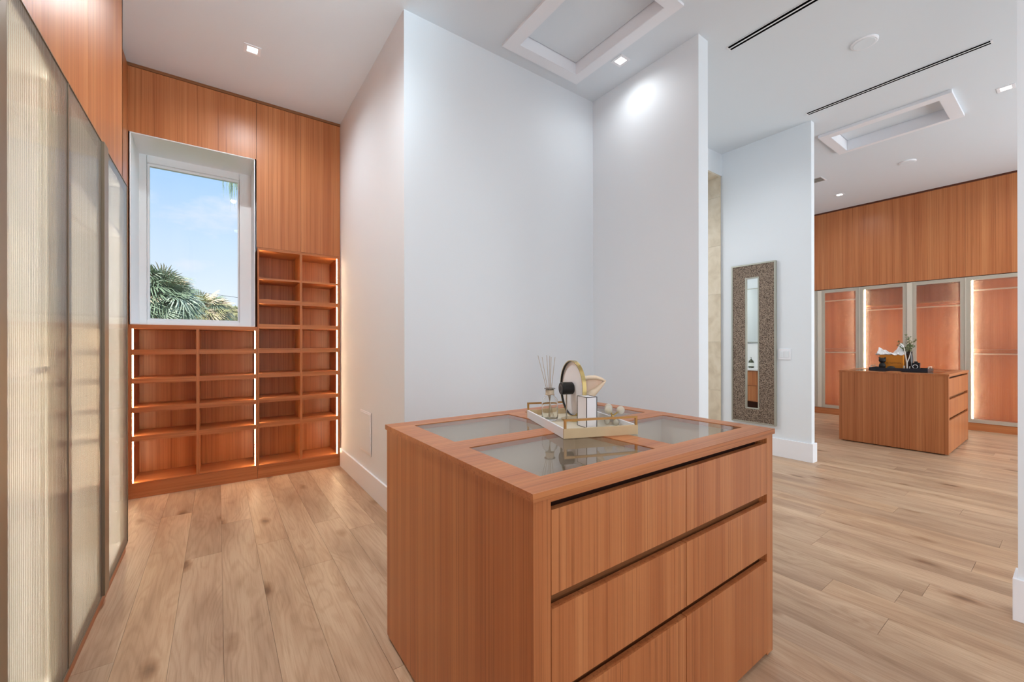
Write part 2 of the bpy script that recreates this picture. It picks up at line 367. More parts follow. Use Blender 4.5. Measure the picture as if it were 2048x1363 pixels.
# ------------------------------------------------------------------ window wall: wood panels and window
wp = ST('trim_wood_cladding', -.594, 1.04, YW+.02, YW+.03, 3.0, 3.54, DARKGAP)
B('panel', -.594, .2925, YW, YW+.02, 3.0, 3.532, TZ, wp); B('panel', .2955, .669, YW, YW+.02, 2.178, 3.532, TZ, wp); B('panel', .6705, 1.037, YW, YW+.02, 2.178, 3.532, TZ, wp)
B('side_panel', -.62, -.594, 3.39, YW+.02, 0, 3.532, TZ, wp)
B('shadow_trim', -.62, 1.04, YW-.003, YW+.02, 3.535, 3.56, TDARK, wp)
w = setp(bpy.data.objects.new('window_1', None), kind='structure'); COL.objects.link(w); w.location = (-.15, 4.976, 1.43)
fr = MB(); X0, X1, Z0, Z1 = -.583, .28, 1.43, 2.995; gx0, gx1, gz0, gz1 = -.528, .177, 1.487, 2.925
fr.box(X0, gx0, 4.976, 5.06, Z0, Z1).box(gx1, X1, 4.976, 5.06, Z0, Z1).box(gx0, gx1, 4.976, 5.06, Z0, gz0).box(gx0, gx1, 4.976, 5.06, gz1, Z1).build('window_frame', FRAMEW, w, bevel=.002)
fr = MB(); a0, a1, b0, b1 = -.512, .163, 1.503, 2.905
fr.box(gx0, a0, 5.01, 5.05, gz0, gz1).box(a1, gx1, 5.01, 5.05, gz0, gz1).box(a0, a1, 5.01, 5.05, gz0, b0).box(a0, a1, 5.01, 5.05, b1, gz1).build('glazing_bead', FRAMEW, w)
B('pane', a0, a1, 5.03, 5.034, b0, b1, PANE, w)
rv = MB(); rv.box(-.583, -.579, YW, 4.976, 1.43, 2.995).box(.276, .28, YW, 4.976, 1.43, 2.995); rv.build('reveal_lining', FRAMEW, w)
B('reveal_head', -.583, .28, YW, 4.976, 2.991, 2.995, BRUSHED, w); B('window_sill', -.583, .28, YW+.01, 4.976, 1.426, 1.434, FRAMEW, w)
MB().box(-.585, -.581, YW-.004, YW, 1.43, 2.995).box(.278, .282, YW-.004, YW, 1.43, 2.995).box(-.585, .282, YW-.004, YW, 2.993, 2.997).build('edge_trim', FRAMEW, w)

# ------------------------------------------------------------------ built-in shelving
def shelving(name, label, xa, xb, xd0, xd1, tops, thick, ztop, zmax, yb=4.905):
    t = thing(name, label, 'bookcase', ((xa+xb)/2, YW, 0))
    s0, s1 = xa+.022, xb-.022
    if xa > 0: s0 = .314; s1 = 1.010
    else: s0 = -.572; s1 = .284
    B('side_panel', xa, s0, YW, yb, .0, zmax, TZ, t); B('side_panel', s1, xb, YW, yb, .0, zmax, TZ, t)
    B('back_panel', s0, s1, yb-.008, yb, .1, zmax, TZ, t)
    B('divider', xd0, xd1, YW+.001, yb-.008, .125, ztop, TZ, t)
    B('top_board', s0, s1, YW, yb-.008, ztop, zmax, TX, t)
    B('plinth', xa, xb, YW-.004, YW+.014, 0, .12, TX, t)
    rows = [.125]+[z for z in tops]
    B('bottom_board', s0, s1, YW, yb-.008, .10, .125, TX, t)
    for z, th in zip(tops, thick):
        for a, b in ((s0, xd0), (xd1, s1)): B('shelf', a, b, YW+.0005, yb-.008, z-th, z, TX, t)
    lo = [.125]+list(tops); hi = [z-th for z, th in zip(tops, thick)]+[ztop]
    for a, b in zip(lo, hi):
        for xx in ((s0, s0+(.0004 if xa > 0 else .006)), (s1-.006, s1)): B('led_strip', *xx, YW+.006, YW+.018, a+.002, b-.002, LED, t)
    return t
shelving('low_shelving', 'low teak shelving with ten lit bays set under the window', -.594, .299, -.157, -.135, [.508, .743, .982, 1.219], [.042]*4, 1.392, 1.426)
shelving('tall_shelving', 'tall teak shelving with sixteen lit bays against the white wall', .301, 1.037, .660, .680, [.518, .753, .988, 1.223, 1.455, 1.690, 1.893], [.042]*6+[.018], 2.152, 2.176)

# ------------------------------------------------------------------ wardrobes
def reeded(x, ya, yb, za, zb, mat, parent, facing, pitch_=.0135, amp=.0009):
    n = int((yb-ya)/pitch_)*6; me_v = []; f = []
    for i in range(n+1):
        y = ya+(yb-ya)*i/n; d = amp*abs(math.sin(math.pi*i/6.0))*1.6
        for z in (za, zb): me_v.append((x+facing*d, y, z))
    f = [(2*i, 2*i+2, 2*i+3, 2*i+1) for i in range(n)]
    b = MB(); b.v = me_v; b.f = f
    return b.build('reeded_glass', mat, parent, smooth=True)
def wardrobe_unit(label, X, fc, ya, yb, seam, barw, barp, zb, zt, double, glass, cat_x, frame, fw_, depth=.58, ledm=None, far=False, group=None):
    WD, WY = (TZ, TY) if far else (LINEN, LINEN)
    """X door face plane, fc = +1 if it faces +X; doors ya..seam-barw (if bar) and seam..yb"""
    t = thing('wardrobe', label, 'wardrobe', (X-fc*depth/2, (ya+yb)/2, 0), group=group)
    def bx(n, a, b, y0, y1, z0, z1, mat, par=t, **k):
        xa, xb = sorted((X-fc*a, X-fc*b)); return B(n, xa, xb, y0, y1, z0, z1, mat, par, **k)
    bx('side_panel', .03, depth, ya, ya+.018, 0, zt, WD); bx('side_panel', .03, depth, yb-.018, yb, 0, zt, WD)
    bx('back_panel', depth-.01, depth, ya, yb, 0, zt, WD)
    bx('bottom_panel', .03, depth-.01, ya+.018, yb-.018, zb-.02, zb+.01, WY); bx('top_panel', .03, depth-.01, ya+.018, yb-.018, zt-.02, zt, WY)
    bx('plinth', .01, .03, ya, yb, 0, zb-.004, TY)
    if double:
        bx('shelf', .06, depth-.01, ya+.018, yb-.018, 1.16, 1.18, WY)
        rods = (1.11, 2.06)
    else:
        bx('shelf', .06, depth-.01, ya+.018, yb-.018, 1.90, 1.92, WY); rods = (1.85,)
    for z in rods: MB().tube([(X-fc*.30, ya+.018, z), (X-fc*.30, yb-.018, z)], .0125, 10).build('hanging_rail', CHAMP if far else BRONZE, t, smooth=.6)
    if far: bx('led_strip', .036, .044, yb-.072, yb-.060, zb+.02, zt-.03, ledm); bx('led_strip', .06, .072, ya+.018, ya+.026, zb+.02, zt-.03, ledm); bx('led_fin', .036, .05, yb-.060, yb-.018, zb+.02, zt-.03, CHAMP)  # low-side strip is an added, hidden one that evens the interior light
    else:
        bx('led_strip', .085, .10, yb-.024, yb-.018, zb+.02, zt-.03, ledm); bx('led_fin', .03, .075, yb-.085, yb-.018, zb+.012, zt-.022, CHAMP)  # deep fin added to hide the strip and turn its light inward
    for (a, b) in ((ya+.0015, seam-barw/2), (seam+barw/2, yb-.0015)):
        xa, xb = sorted((X-fc*.004, X-fc*.024))
        d = MB().box(xa, xb, a, a+fw_, zb, zt).box(xa, xb, b-fw_, b, zb, zt).box(xa, xb, a+fw_, b-fw_, zb, zb+fw_).box(xa, xb, a+fw_, b-fw_, zt-fw_, zt).build('door', frame, t)
        xa, xb = sorted((X-fc*.004, X+fc*.0015)); e = .004
        MB().box(xa, xb, a-.0008, a+e, zb-.001, zt+.001).box(xa, xb, b-e, b+.0008, zb-.001, zt+.001).box(xa, xb, a, b, zt-.003, zt+.001).box(xa, xb, a, b, zb-.001, zb+.003).build('edge_profile', BRONZE if not far else CHAMP, d)
        reeded(X-fc*.0015, a+.001, b-.001, zb+.001, zt-.001, glass, d, fc, .0135, .0009 if far else .0004)
    bx('pull_bar', .02, -barp, seam-barw/2, seam+barw/2, zb, zt, frame, bevel=.001)
    return t
# near wardrobe wall on the left
wardrobe_unit('reeded glass wardrobe at left edge, nearest the camera', -.448, 1, .93, 2.178, 1.559, .088, .010, .064, 2.22, True, REED_L, -.448, BRONZE, .05, ledm=LEDN)
wardrobe_unit('reeded glass wardrobe beside the lit low shelving', -.448, 1, 2.178, 3.386, 2.756, .088, .010, .064, 2.22, False, REED_L, -.448, BRONZE, .05, ledm=LEDN)
wl = ST('trim_wardrobe_fascia', -.56, -.49, -2.6, 3.386, 2.22, 3.56, DARKGAP)
for a, b in ((-.2, 1.36), (1.361, 2.574), (2.576, 3.386)): B('panel', -.49, -.468, a, b, 2.224, 3.555, TZ, wl)
B('side_panel', -1.05, -.468, 3.368, 3.388, 2.224, 3.555, TZ, wl)
ST('wall_wardrobe_near', -1.05, -.47, -2.6, .93, 0, 2.22, TZ)
# far wardrobe wall
FX = 8.95
us = [(-.215, 1.016, .40, True, 'far reeded glass wardrobe with two hanging levels, right of the far island'),
      (1.016, 2.245, 1.619, False, 'far reeded glass wardrobe with a high shelf behind the far island'),
      (2.245, 3.475, 2.82, True, 'far reeded glass wardrobe glowing orange beside the white mirror wall')]
for a, b, s_, dbl, lab in us:
    wardrobe_unit(lab, FX, -1, a, b, s_, .055, .006, .115, 2.238, dbl, REED_F, FX, CHAMP, .052, ledm=LEDW, far=True, group='far wardrobes')
wf = ST('trim_far_fascia', FX+.02, FX+.5, -.215, 3.475, 2.245, 3.64, DARKGAP)
for a, b in ((-.215, 1.0155), (1.0165, 2.2445), (2.2455, 3.475)): B('panel', FX, FX+.02, a, b, 2.25, 3.622, TZ, wf)
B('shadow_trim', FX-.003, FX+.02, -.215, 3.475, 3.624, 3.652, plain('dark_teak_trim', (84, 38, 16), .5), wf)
ST('wall_far_wardrobe_end', FX, 9.6, -2.6, -.215, 0, 3.9, WHITE); ST('wall_far_wardrobe_end', FX, 9.6, 3.475, 4.2, 0, 3.9, WHITE)

# ------------------------------------------------------------------ islands
def island(label, ox, oy, w_, d_, Zt, wide=False):
    """origin at the near left corner of the slab; drawers on the -Y face"""
    t = thing('closet_island', label, 'island', (ox+w_/2, oy+d_/2, 0))
    X = lambda v: ox+v
    Y = lambda v: oy+v
    e = .005; zb = .012; zs = Zt-.020
    bx0, bx1, by0, by1 = ox+e, ox+w_-.009, oy+.006, oy+d_-.01
    # slab with four openings
    p = [(.095, .585), (.683, w_-.08)]; q = [(.09, .463), (.562, d_-.092)]
    s = MB(); xs_ = [0, p[0][0], p[0][1], p[1][0], p[1][1], w_]; ys_ = [0, q[0][0], q[0][1], q[1][0], q[1][1], d_]
    for i in range(5):
        for j in range(5):
            if i in (1, 3) and j in (1, 3): continue
            s.box(X(xs_[i]), X(xs_[i+1]), Y(ys_[j]), Y(ys_[j+1]), zs, Zt)
    bmo = s.build('top_frame', TX, t)
    me = bmo.data; bm = bmesh.new(); bm.from_mesh(me)
    fs = {}
    for f in bm.faces: fs.setdefault(tuple(round(c, 5) for c in f.calc_center_median()), []).append(f)
    bmesh.ops.delete(bm, geom=[f for l in fs.values() if len(l) > 1 for f in l], context='FACES'); bm.to_mesh(me); bm.free()
    n = 0
    for a in p:
        for b in q:
            B('glass_pane', X(a[0]), X(a[1]), Y(b[0]), Y(b[1]), Zt-.006, Zt-.002, TOPGLASS, t)
    # lined jewellery trays under the glass
    for a in p:
        for b in q:
            u0_, u1_, v0_, v1_ = X(a[0])-.02, X(a[1])+.02, Y(b[0])-.02, Y(b[1])+.02; zl = Zt-.145
            tr = MB().box(u0_, u1_, v0_, v1_, zl-.01, zl).box(u0_-.01, u0_, v0_, v1_, zl, zs-.001).box(u1_, u1_+.01, v0_, v1_, zl, zs-.001).box(u0_, u1_, v0_-.01, v0_, zl, zs-.001).box(u0_, u1_, v1_, v1_+.01, zl, zs-.001)
            tr.build('lined_tray', LINING, t)
    B('side_panel', bx0, bx0+.0535, by0, by1, zb, zs, TZ, t); B('side_panel', bx1-.050, bx1, by0, by1, zb, zs, TZ, t)
    B('back_panel', bx0+.0535, bx1-.05, by1-.02, by1, zb, zs, TZ, t)
    B('top_rail', bx0+.0535, bx1-.05, by0, by0+.02, zs-.012, zs, TX, t)
    B('carcass', bx0+.0535, bx1-.05, by0+.045, by0+.055, zb, zs-.012, DARKGAP, t)
    B('toe_kick', bx0+.03, bx1-.03, by0+.035, by1-.03, 0, zb+.01, DARKGAP, t)
    d0, d1 = bx0+.0555, bx1-.0515; mid = (d0+d1)/2
    k = Zt/.91
    for zl, zh in ((.655*k, .858*k), (.418*k, .621*k), (zb+.01, .386*k)):
        for a, b in (((d0, d1),) if wide and zl < .6 else ((d0, mid-.002), (mid+.002, d1))):
            MB().prism([(by0, zl+.0), (by0, zh), (by0+.019, zh), (by0+.024, zl-.014), (by0+.022, zl-.014)], 'x', a, b).build('drawer', TZ, t)
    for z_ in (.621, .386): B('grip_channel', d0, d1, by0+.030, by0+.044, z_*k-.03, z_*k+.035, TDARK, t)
    return t
island('teak island with glass display top standing nearest the camera', .583, .732, 1.256, 1.02, .91)
island('teak island in the far room carrying the dark tray and orange box', 6.645, .878, 1.345, 1.012, .915, True)

# ------------------------------------------------------------------ ceiling fixtures
def hatch(label, x0_, x1_, y0_, y1_, h, zb, ztop, z_c):
    t = thing('ceiling_hatch', label, 'hatch', ((x0_+x1_)/2, (y0_+y1_)/2, z_c))
    MB().box(x0_, h[0], y0_, y1_, zb, z_c).box(h[1], x1_, y0_, y1_, zb, z_c).box(h[0], h[1], y0_, h[2], zb, z_c).box(h[0], h[1], h[3], y1_, zb, z_c).build('trim_frame', TRIMW, t)
    MB().box(h[0]+.001, h[0]+.004, h[2]+.001, h[3]-.001, zb+.001, ztop).box(h[1]-.004, h[1]-.001, h[2]+.001, h[3]-.001, zb+.001, ztop).box(h[0]+.004, h[1]-.004, h[2]+.001, h[2]+.004, zb+.001, ztop).box(h[0]+.004, h[1]-.004, h[3]-.004, h[3]-.001, zb+.001, ztop).build('well', TRIMW, t)
    MB().box(h[0]+.008, h[1]-.008, h[2]+.008, h[3]-.008, ztop-.002, ztop+.015).build('hatch_panel', CEIL, t)
    B('gap', h[0]-.02, h[1]+.02, h[2]-.02, h[3]+.02, ztop+.02, ztop+.03, BLACK, t)
hatch('white ceiling hatch in the nook above the near island', 1.772, 2.565, 1.575, 2.60, H1, 3.542, 3.64, 3.56)
hatch('white ceiling hatch in the far room, above the far island', 5.565, 6.262, .715, 1.764, H2, 3.602, 3.725, 3.632)
def downlight(label, x, y, power, off=(0, 0), col=(.96, .98, 1)):
    z = zc(x); t = thing('downlight', label, 'ceiling light', (x, y, z), group='recessed square downlights')
    a = .056
    MB().box(-a, -.034, -a, a, -.004, .0).box(.034, a, -a, a, -.004, 0).box(-.034, .034, -a, -.034, -.004, 0).box(-.034, .034, .034, a, -.004, 0).build('bezel', TRIMW, t, local=True)
    MB().box(-.034, .034, -.034, .034, -.0025, -.0005).build('lens', LAMP, t, local=True)
    l = light('downlight_and_fill', 'SPOT', (x, y, z-.012), power, col, .035, target=(x+off[0], y+off[1], 0), spot=math.radians(165), blend=1.0)
    return t
downlight('square downlight near the window wall, over the low shelving', .22, 3.78, 84, col=(.86, .95, 1))
downlight('square downlight beside the ceiling hatch in the nook', 2.66, 2.19, 12)
downlight('square downlight nearest the far teak panelling', 8.07, 2.27, 30)
downlight('square downlight cut by the right white wall edge', 5.96, .42, 30)
for x, y, pw in ((.2, 2.2, 130), (.3, .2, 40), (1.6, .0, 18), (4.1, -.6, 34), (4.1, 2.0, 34), (8.07, .3, 40), (6.9, 3.3, 34)):
    light('downlight_and_fill', 'SPOT', (x, y, zc(x)-.012), pw, (.88, .955, 1) if x < 1 else (.96, .98, 1), .04, target=(x, y, 0), spot=math.radians(160), blend=1.0)  # extra spots without fixtures, added out of view as fill
SLOTB = plain('slot_black', (6, 6, 6), .95, spec=0)
def slot(label, x, y0_, y1_):
    z = zc(x); t = thing('slot_diffuser', label, 'air vent', (x, (y0_+y1_)/2, z-.0025), group='linear slot diffusers')
    hl = (y1_-y0_)/2
    MB().box(-.031, -.027, -hl, hl, -.003, 0).box(-.006, .006, -hl, hl, -.0046, .0).box(.027, .031, -hl, hl, -.003, 0).box(-.03, .03, -hl-.012, -hl, -.003, 0).box(-.03, .03, hl, hl+.012, -.003, 0).build('diffuser_frame', TRIMW, t, local=True)
    MB().box(-.027, -.006, -hl, hl, -.0042, -.0002).box(.006, .027, -hl, hl, -.0042, -.0002).build('slot', SLOTB, t, local=True)
slot('black double-slot diffuser running out of the frame at the top', 3.25, .55, 1.61)
slot('long black double-slot diffuser ending above the right white wall', 4.925, .424, 1.65)
def disc(label, x, y, r, nm, cat):
    t = thing(nm, label, cat, (x, y, zc(x)))
    MB().lathe([(0, 0), (r, 0), (r, -.008), (r*.9, -.014), (0, -.014)], seg=32).build('grille' if nm == 'ceiling_speaker' else 'cover', TRIMW, t, local=True, smooth=.5)
    MB().lathe([(r*.82, -.0145), (r*.78, -.0165), (0, -.0165)], seg=32).build('face_plate', CEIL, t, local=True, smooth=.5)
disc('round white ceiling speaker between the two slot diffusers', 4.076, .99, .085, 'ceiling_speaker', 'speaker')
disc('thin round white detector on the far room ceiling', 7.335, 1.342, .085, 'smoke_detector', 'detector')
t = thing('ceiling_vent', 'grey louvred ceiling vent beside the mirror wall edge', 'air vent', (7.07, 2.42, zc(7.07)))
vm = plain('vent_grey', (150, 150, 146), .5)
MB().box(-.11, -.095, -.25, .25, -.004, 0).box(.095, .11, -.25, .25, -.004, 0).box(-.095, .095, -.25, -.235, -.004, 0).box(-.095, .095, .235, .25, -.004, 0).build('frame', TRIMW, t, local=True)
B('backing', -.095, .095, -.235, .235, -.0012, -.0002, BLACK, t, local=True)
for i in range(3): B('louvre', -.085+i*.06, -.045+i*.06, -.235, .235, -.004, -.0015, vm, t, local=True)

# ------------------------------------------------------------------ wall fittings
t = thing('access_panel', 'flush white access panel low on the left white wall', 'panel', (1.04, 3.626, .34))
B('frame', 1.036, 1.04, 3.468, 3.784, .325, .68, TRIMW, t); B('cover', 1.0335, 1.036, 3.482, 3.770, .34, .665, WHITE, t)
MB().box(1.0362, 1.0372, 3.462, 3.468, .32, .685).build('shadow_gap', plain('grey_gap', (140, 140, 142), .8), t)
t = thing('light_switch', 'white double rocker light switch beside the mosaic mirror', 'switch', (5.12, 1.94, 1.14))
B('plate', 5.112, 5.12, 1.876, 2.004, 1.085, 1.205, TRIMW, t, bevel=.002)
for a in (1.894, 1.945): B('rocker', 5.108, 5.112, a, a+.042, 1.11, 1.18, WHITE, t, bevel=.001)
# tall mirror
t = thing('framed_mirror', 'tall narrow mirror in a wide bronze mosaic frame', 'mirror', (5.12, 2.258, .335))
y0_, y1_, z0_, z1_ = 2.014, 2.502, .335, 2.20; a0_, a1_, c0_, c1_ = 2.190, 2.343, .50, 2.04
def ring(x0, x1, o_, i_, name, mat, par, bev=0):
    return MB().box(x0, x1, o_[0], i_[0], o_[2], o_[3]).box(x0, x1, i_[1], o_[1], o_[2], o_[3]).box(x0, x1, i_[0], i_[1], o_[2], i_[2]).box(x0, x1, i_[0], i_[1], i_[3], o_[3]).build(name, mat, par, bevel=bev)
SILV = plain('aged_silver', (176, 176, 164), .35, metal=.6)
ring(5.082, 5.12, (y0_, y1_, z0_, z1_), (y0_+.016, y1_-.016, z0_+.016, z1_-.016), 'outer_frame', SILV, t, .001)
ring(5.088, 5.12, (y0_+.016, y1_-.016, z0_+.016, z1_-.016), (a0_, a1_, c0_, c1_), 'mosaic_frame', PEB, t)
ring(5.084, 5.12, (a0_, a1_, c0_, c1_), (a0_+.012, a1_-.012, c0_+.012, c1_-.012), 'inner_frame', SILV, t, .001)
B('mirror_glass', 5.100, 5.106, a0_+.012, a1_-.012, c0_+.012, c1_-.012, MIRROR, t)

# ------------------------------------------------------------------ bathroom vanity seen in the mirror
t = thing('bathroom_vanity', 'teak bathroom vanity with white counter reflected in the tall mirror', 'vanity', (1.9, 3.7, 0))
B('carcass', 1.62, 2.14, 2.95, 4.6, .20, .775, TZ, t); B('countertop', 1.60, 2.18, 2.93, 4.62, .775, .815, MARBLE, t, bevel=.003); B('toe_kick', 1.62, 2.04, 3.0, 4.55, 0, .20, DARKGAP, t)
for i in range(3):
    for z0, z1 in ((.215, .49), (.50, .765)): B('drawer', 2.14, 2.16, 2.955+i*.55, 2.955+i*.55+.545, z0, z1, TZ, t)
B('backsplash', 1.302, 1.598, 2.93, 4.62, .0, 1.275, MARBLE, t)
t = thing('vanity_mirror', 'wide wall mirror over the vanity, seen reflected in the tall mirror', 'mirror', (1.6, 3.8, 1.29))
B('mirror_glass', 1.605, 1.612, 3.2, 4.4, 1.31, 2.35, MIRROR, t); ring(1.602, 1.618, (3.185, 4.415, 1.295, 2.365), (3.2, 4.4, 1.31, 2.35), 'frame', SILV, t)
ST('wall_vanity', 1.3, 1.6, 2.82, 4.9, 1.28, 3.66, WHITE)
t = thing('soap_bottle', 'white labelled pump bottle on the vanity counter, in the reflection', 'bottle', (1.93, 3.70, .815))
MB().lathe([(0, 0), (.045, 0), (.048, .02), (.048, .10), (.035, .135), (.014, .15), (.014, .165), (0, .165)], seg=20).build('body', plain('dark_olive_glass', (60, 66, 44), .2), t, local=True, smooth=.6)
MB().lathe([(.0486, .03), (.0486, .095)], seg=20).build('label', plain('paper_label', (235, 235, 228), .6), t, local=True, smooth=True)
MB().tube([(0, 0, .16), (0, 0, .195), (.03, 0, .195)], .005).build('pump', BLACK, t, local=True)

# ------------------------------------------------------------------ things on the near island
ZI = .91
ang = math.atan2(.432, .163)-math.pi/2          # tray long axis
t = thing('serving_tray', 'white and tan stone tray with brass handles on the near island', 'tray', (1.020, 1.100, ZI), ang)
TL_, TW_ = .462, .303     # local: y along the long side, x across
STONE = plain('tan_stone', (208, 184, 146), .45, var=.12, bscale=40); IVORY = plain('ivory_lacquer', (228, 228, 232), .35); CREAM = plain('cream_stone_base', (214, 202, 178), .35, var=.05, bscale=30)
B('base', .008, TW_-.008, .008, TL_-.008, .003, .012, CREAM, t, local=True)
B('long_side', 0, .008, .008, TL_-.008, .0, .035, IVORY, t, local=True); B('long_side', TW_-.008, TW_, .008, TL_-.008, .0, .035, IVORY, t, local=True)
B('end_side', 0, TW_, 0, .008, 0, .035, STONE, t, local=True); B('end_side', 0, TW_, TL_-.008, TL_, 0, .035, STONE, t, local=True)
for y in (0, TL_-.008):
    MB().box(.002, .010, y, y+.008, .035, .070).box(TW_-.010, TW_-.002, y, y+.008, .035, .070).box(.010, TW_-.010, y, y+.008, .062, .070).build('handle', BRASS, t, local=True)
ZT = ZI+.012
# reed diffuser
GL = bpy.data.materials.new('bottle_glass'); GL.use_nodes = True
gb = GL.node_tree.nodes['Principled BSDF']; gb.inputs['Transmission Weight'].default_value = 1; gb.inputs['Roughness'].default_value = .02; gb.inputs['IOR'].default_value = 1.3; gb.inputs['Base Color'].default_value = (.97, .98, .97, 1)
bp_ = (1.183, 1.366)
t = thing('reed_diffuser', 'clear glass reed diffuser bottle with six reeds on the tray', 'diffuser', (*bp_, ZT))
prof = [(0, .001), (.030, .001), (.035, .006), (.036, .02), (.036, .075), (.032, .093), (.021, .106), (.018, .112), (.018, .132), (.024, .136), (.024, .139), (.013, .139)]
prof += [(r-.0025 if r > .01 else r, max(z-.001, .004)) for r, z in prof[:-4][::-1] if r > 0]+[(0, .0045)]
prof = [(0, .001), (.030, .001), (.035, .006), (.036, .02), (.036, .075), (.032, .093), (.021, .106), (.018, .112), (.018, .134), (.0155, .134), (.0155, .112), (.0185, .105), (.029, .091), (.0332, .074), (.0332, .02), (.030, .008), (0, .006)]
MB().lathe(prof, seg=32).build('bottle', GL, t, smooth=True, local=True)
MB().lathe([(.0185, .112), (.0188, .132), (.0182, .133)], seg=24).build('neck_wrap', plain('raffia', (200, 186, 164), .7), t, smooth=True, local=True)
MB().lathe([(.0155, .137), (.0245, .137), (.0245, .1395), (.0155, .1395), (.0155, .137)], seg=28).build('lip', plain('grey_ring', (120, 112, 104), .3, metal=.5), t, local=True, smooth=.5)
REED = plain('rattan', (176, 156, 128), .7)
lf = (-r0)
for dx, h_ in ((-.052, .283), (-.034, .276), (-.014, .284), (.0, .281), (.006, .277), (.023, .275)):
    top = -lf*dx; bot = lf*dx*.35
    MB().tube([(bot.x, bot.y, .01), (top.x, top.y, h_)], .0011, 6).build('reed', REED, t, local=True)
# twine tied round the neck
MB().tube([(.0195*math.cos(a), .0195*math.sin(a), .112+.0015*math.sin(3*a)) for a in [i*.35 for i in range(19)]], .0016, 6).build('twine', REED, t, local=True)
# round vanity mirror
nrm = Vector((-.94, .341, 0)).normalized()
pb = Vector((1.242, 1.323, 0))
t = thing('vanity_table_mirror', 'round brass-rimmed mirror with black swivel barrel on the tray', 'mirror', (pb.x, pb.y, ZT))
zc_ = 1.061-ZT
MB().lathe([(0, 0), (.055, 0), (.055, .006), (0, .006)], c=(-nrm*.035)[:], seg=36).build('base', GOLD, t, local=True, smooth=.5)
MB().tube([(0, 0, .004), (0, 0, zc_)], .0032, 10).build('stem', plain('steel', (190, 186, 176), .25, metal=.9), t, local=True, smooth=.6)
MB().lathe([(0, -.027), (.0255, -.027), (.027, -.0255), (.027, .0255), (.0255, .027), (0, .027)], c=(0, 0, zc_), axis=nrm, seg=32).build('barrel', BLACK, t, local=True, smooth=.5)
MB().lathe([(.011, .0275), (.018, .0278), (.018, .027), (.011, .027)], c=(0, 0, zc_), axis=nrm, seg=24).build('dial_ring', plain('gunmetal', (92, 90, 88), .35, metal=.6), t, local=True, smooth=.5)
dc = Vector((0, 0, zc_))-nrm*.030
MB().lathe([(0, 0), (.1185, 0)], c=dc, axis=nrm, seg=64).build('back_plate', plain('white_back', (246, 246, 248), .3), t, local=True)
MB().lathe([(.1185, .010), (.1185, -.006)], c=dc, axis=nrm, seg=64).build('inner_rim', BLACK, t, local=True, smooth=True)
MB().lathe([(.1187, .010), (.1225, .010), (.1225, -.007), (.1187, -.007)], c=dc, axis=nrm, seg=64).build('rim', GOLD, t, local=True, smooth=.5)
MB().lathe([(0, -.006), (.1187, -.006)], c=dc, axis=nrm, seg=64).build('mirror_glass', MIRROR, t, local=True)
# white perfume box
t = thing('perfume_box', 'white box with thin black edges at the near end of tray', 'box', (1.183, 1.145, ZT), math.atan2(.004, .05)+.0)
a_ = Vector((.048, -.004, 0)); b_ = Vector((.028, .068, 0)); hb = .121
t.rotation_euler = (0, 0, math.atan2(-.30, 1)+.08)
B('carton', 0, .048, 0, .066, 0, hb, IVORY, t, local=True)
eb = MB()
for x in (0, .048):
    for y in (0, .066): eb.box(x-.0012, x+.0012, y-.0012, y+.0012, 0, hb+.001)
for y in (0, .066): eb.box(0, .048, y-.001, y+.001, hb-.001, hb+.001)
for x in (0, .048): eb.box(x-.001, x+.001, 0, .066, hb-.001, hb+.001)
for x in (0,): eb.box(x-.001, x+.001, 0, .066, 0, .002)
eb.build('edge_lines', BLACK, t, local=True)
# pale shell ornament
SH = plain('pale_shell', (226, 203, 176), .45, bump=.08, bscale=60, var=.06)
t = thing('shell_ornament', 'cream folded shell ornament behind the round mirror', 'ornament', (1.372, 1.275, ZT))
rv_ = r0
def shell_part(rows, nseg=14):
    b = MB(); n = 0
    for c, ru, rw in rows:
        for k in range(nseg):
            a = 2*math.pi*k/nseg
            b.v.append(tuple(Vector(c)+rv_*0+Vector((0, 0, 1))*(rw*math.sin(a))+fw*(ru*math.cos(a))))
    for i in range(len(rows)-1):
        for k in range(nseg):
            p_, q_ = i*nseg+k, i*nseg+(k+1) % nseg; b.f.append((p_, q_, q_+nseg, p_+nseg))
    b.f += [tuple(range(nseg))[::-1], tuple((len(rows)-1)*nseg+k for k in range(nseg))]
    return b
P = lambda u, z: tuple(r0*u+Vector((0, 0, z)))
# lower lobe, upper lobe and inner fold, all drawn out to one tip
shell_part([(P(-.055, .095), .018, .022), (P(-.03, .102), .026, .026), (P(-.005, .118), .024, .022), (P(.02, .142), .018, .016), (P(.04, .160), .009, .008), (P(.048, .168), .003, .003)]).build('lower_lip', SH, t, local=True, smooth=True)
shell_part([(P(-.06, .175), .012, .012), (P(-.03, .182), .018, .011), (P(0, .183), .018, .010), (P(.028, .176), .012, .008), (P(.047, .167), .004, .004)]).build('upper_lip', SH, t, local=True, smooth=True)
shell_part([(P(-.06, .135), .008, .045), (P(-.03, .145), .009, .040), (P(0, .152), .008, .030), (P(.03, .160), .005, .014)]).build('inner_fold', plain('shell_pink', (214, 184, 160), .45), t, local=True, smooth=True)
MB().lathe([(0, 0), (.03, 0), (.03, .006), (.012, .012), (.010, .06), (.018, .09), (0, .098)], c=tuple(r0*-.035), seg=20).build('foot', SH, t, local=True, smooth=.7)
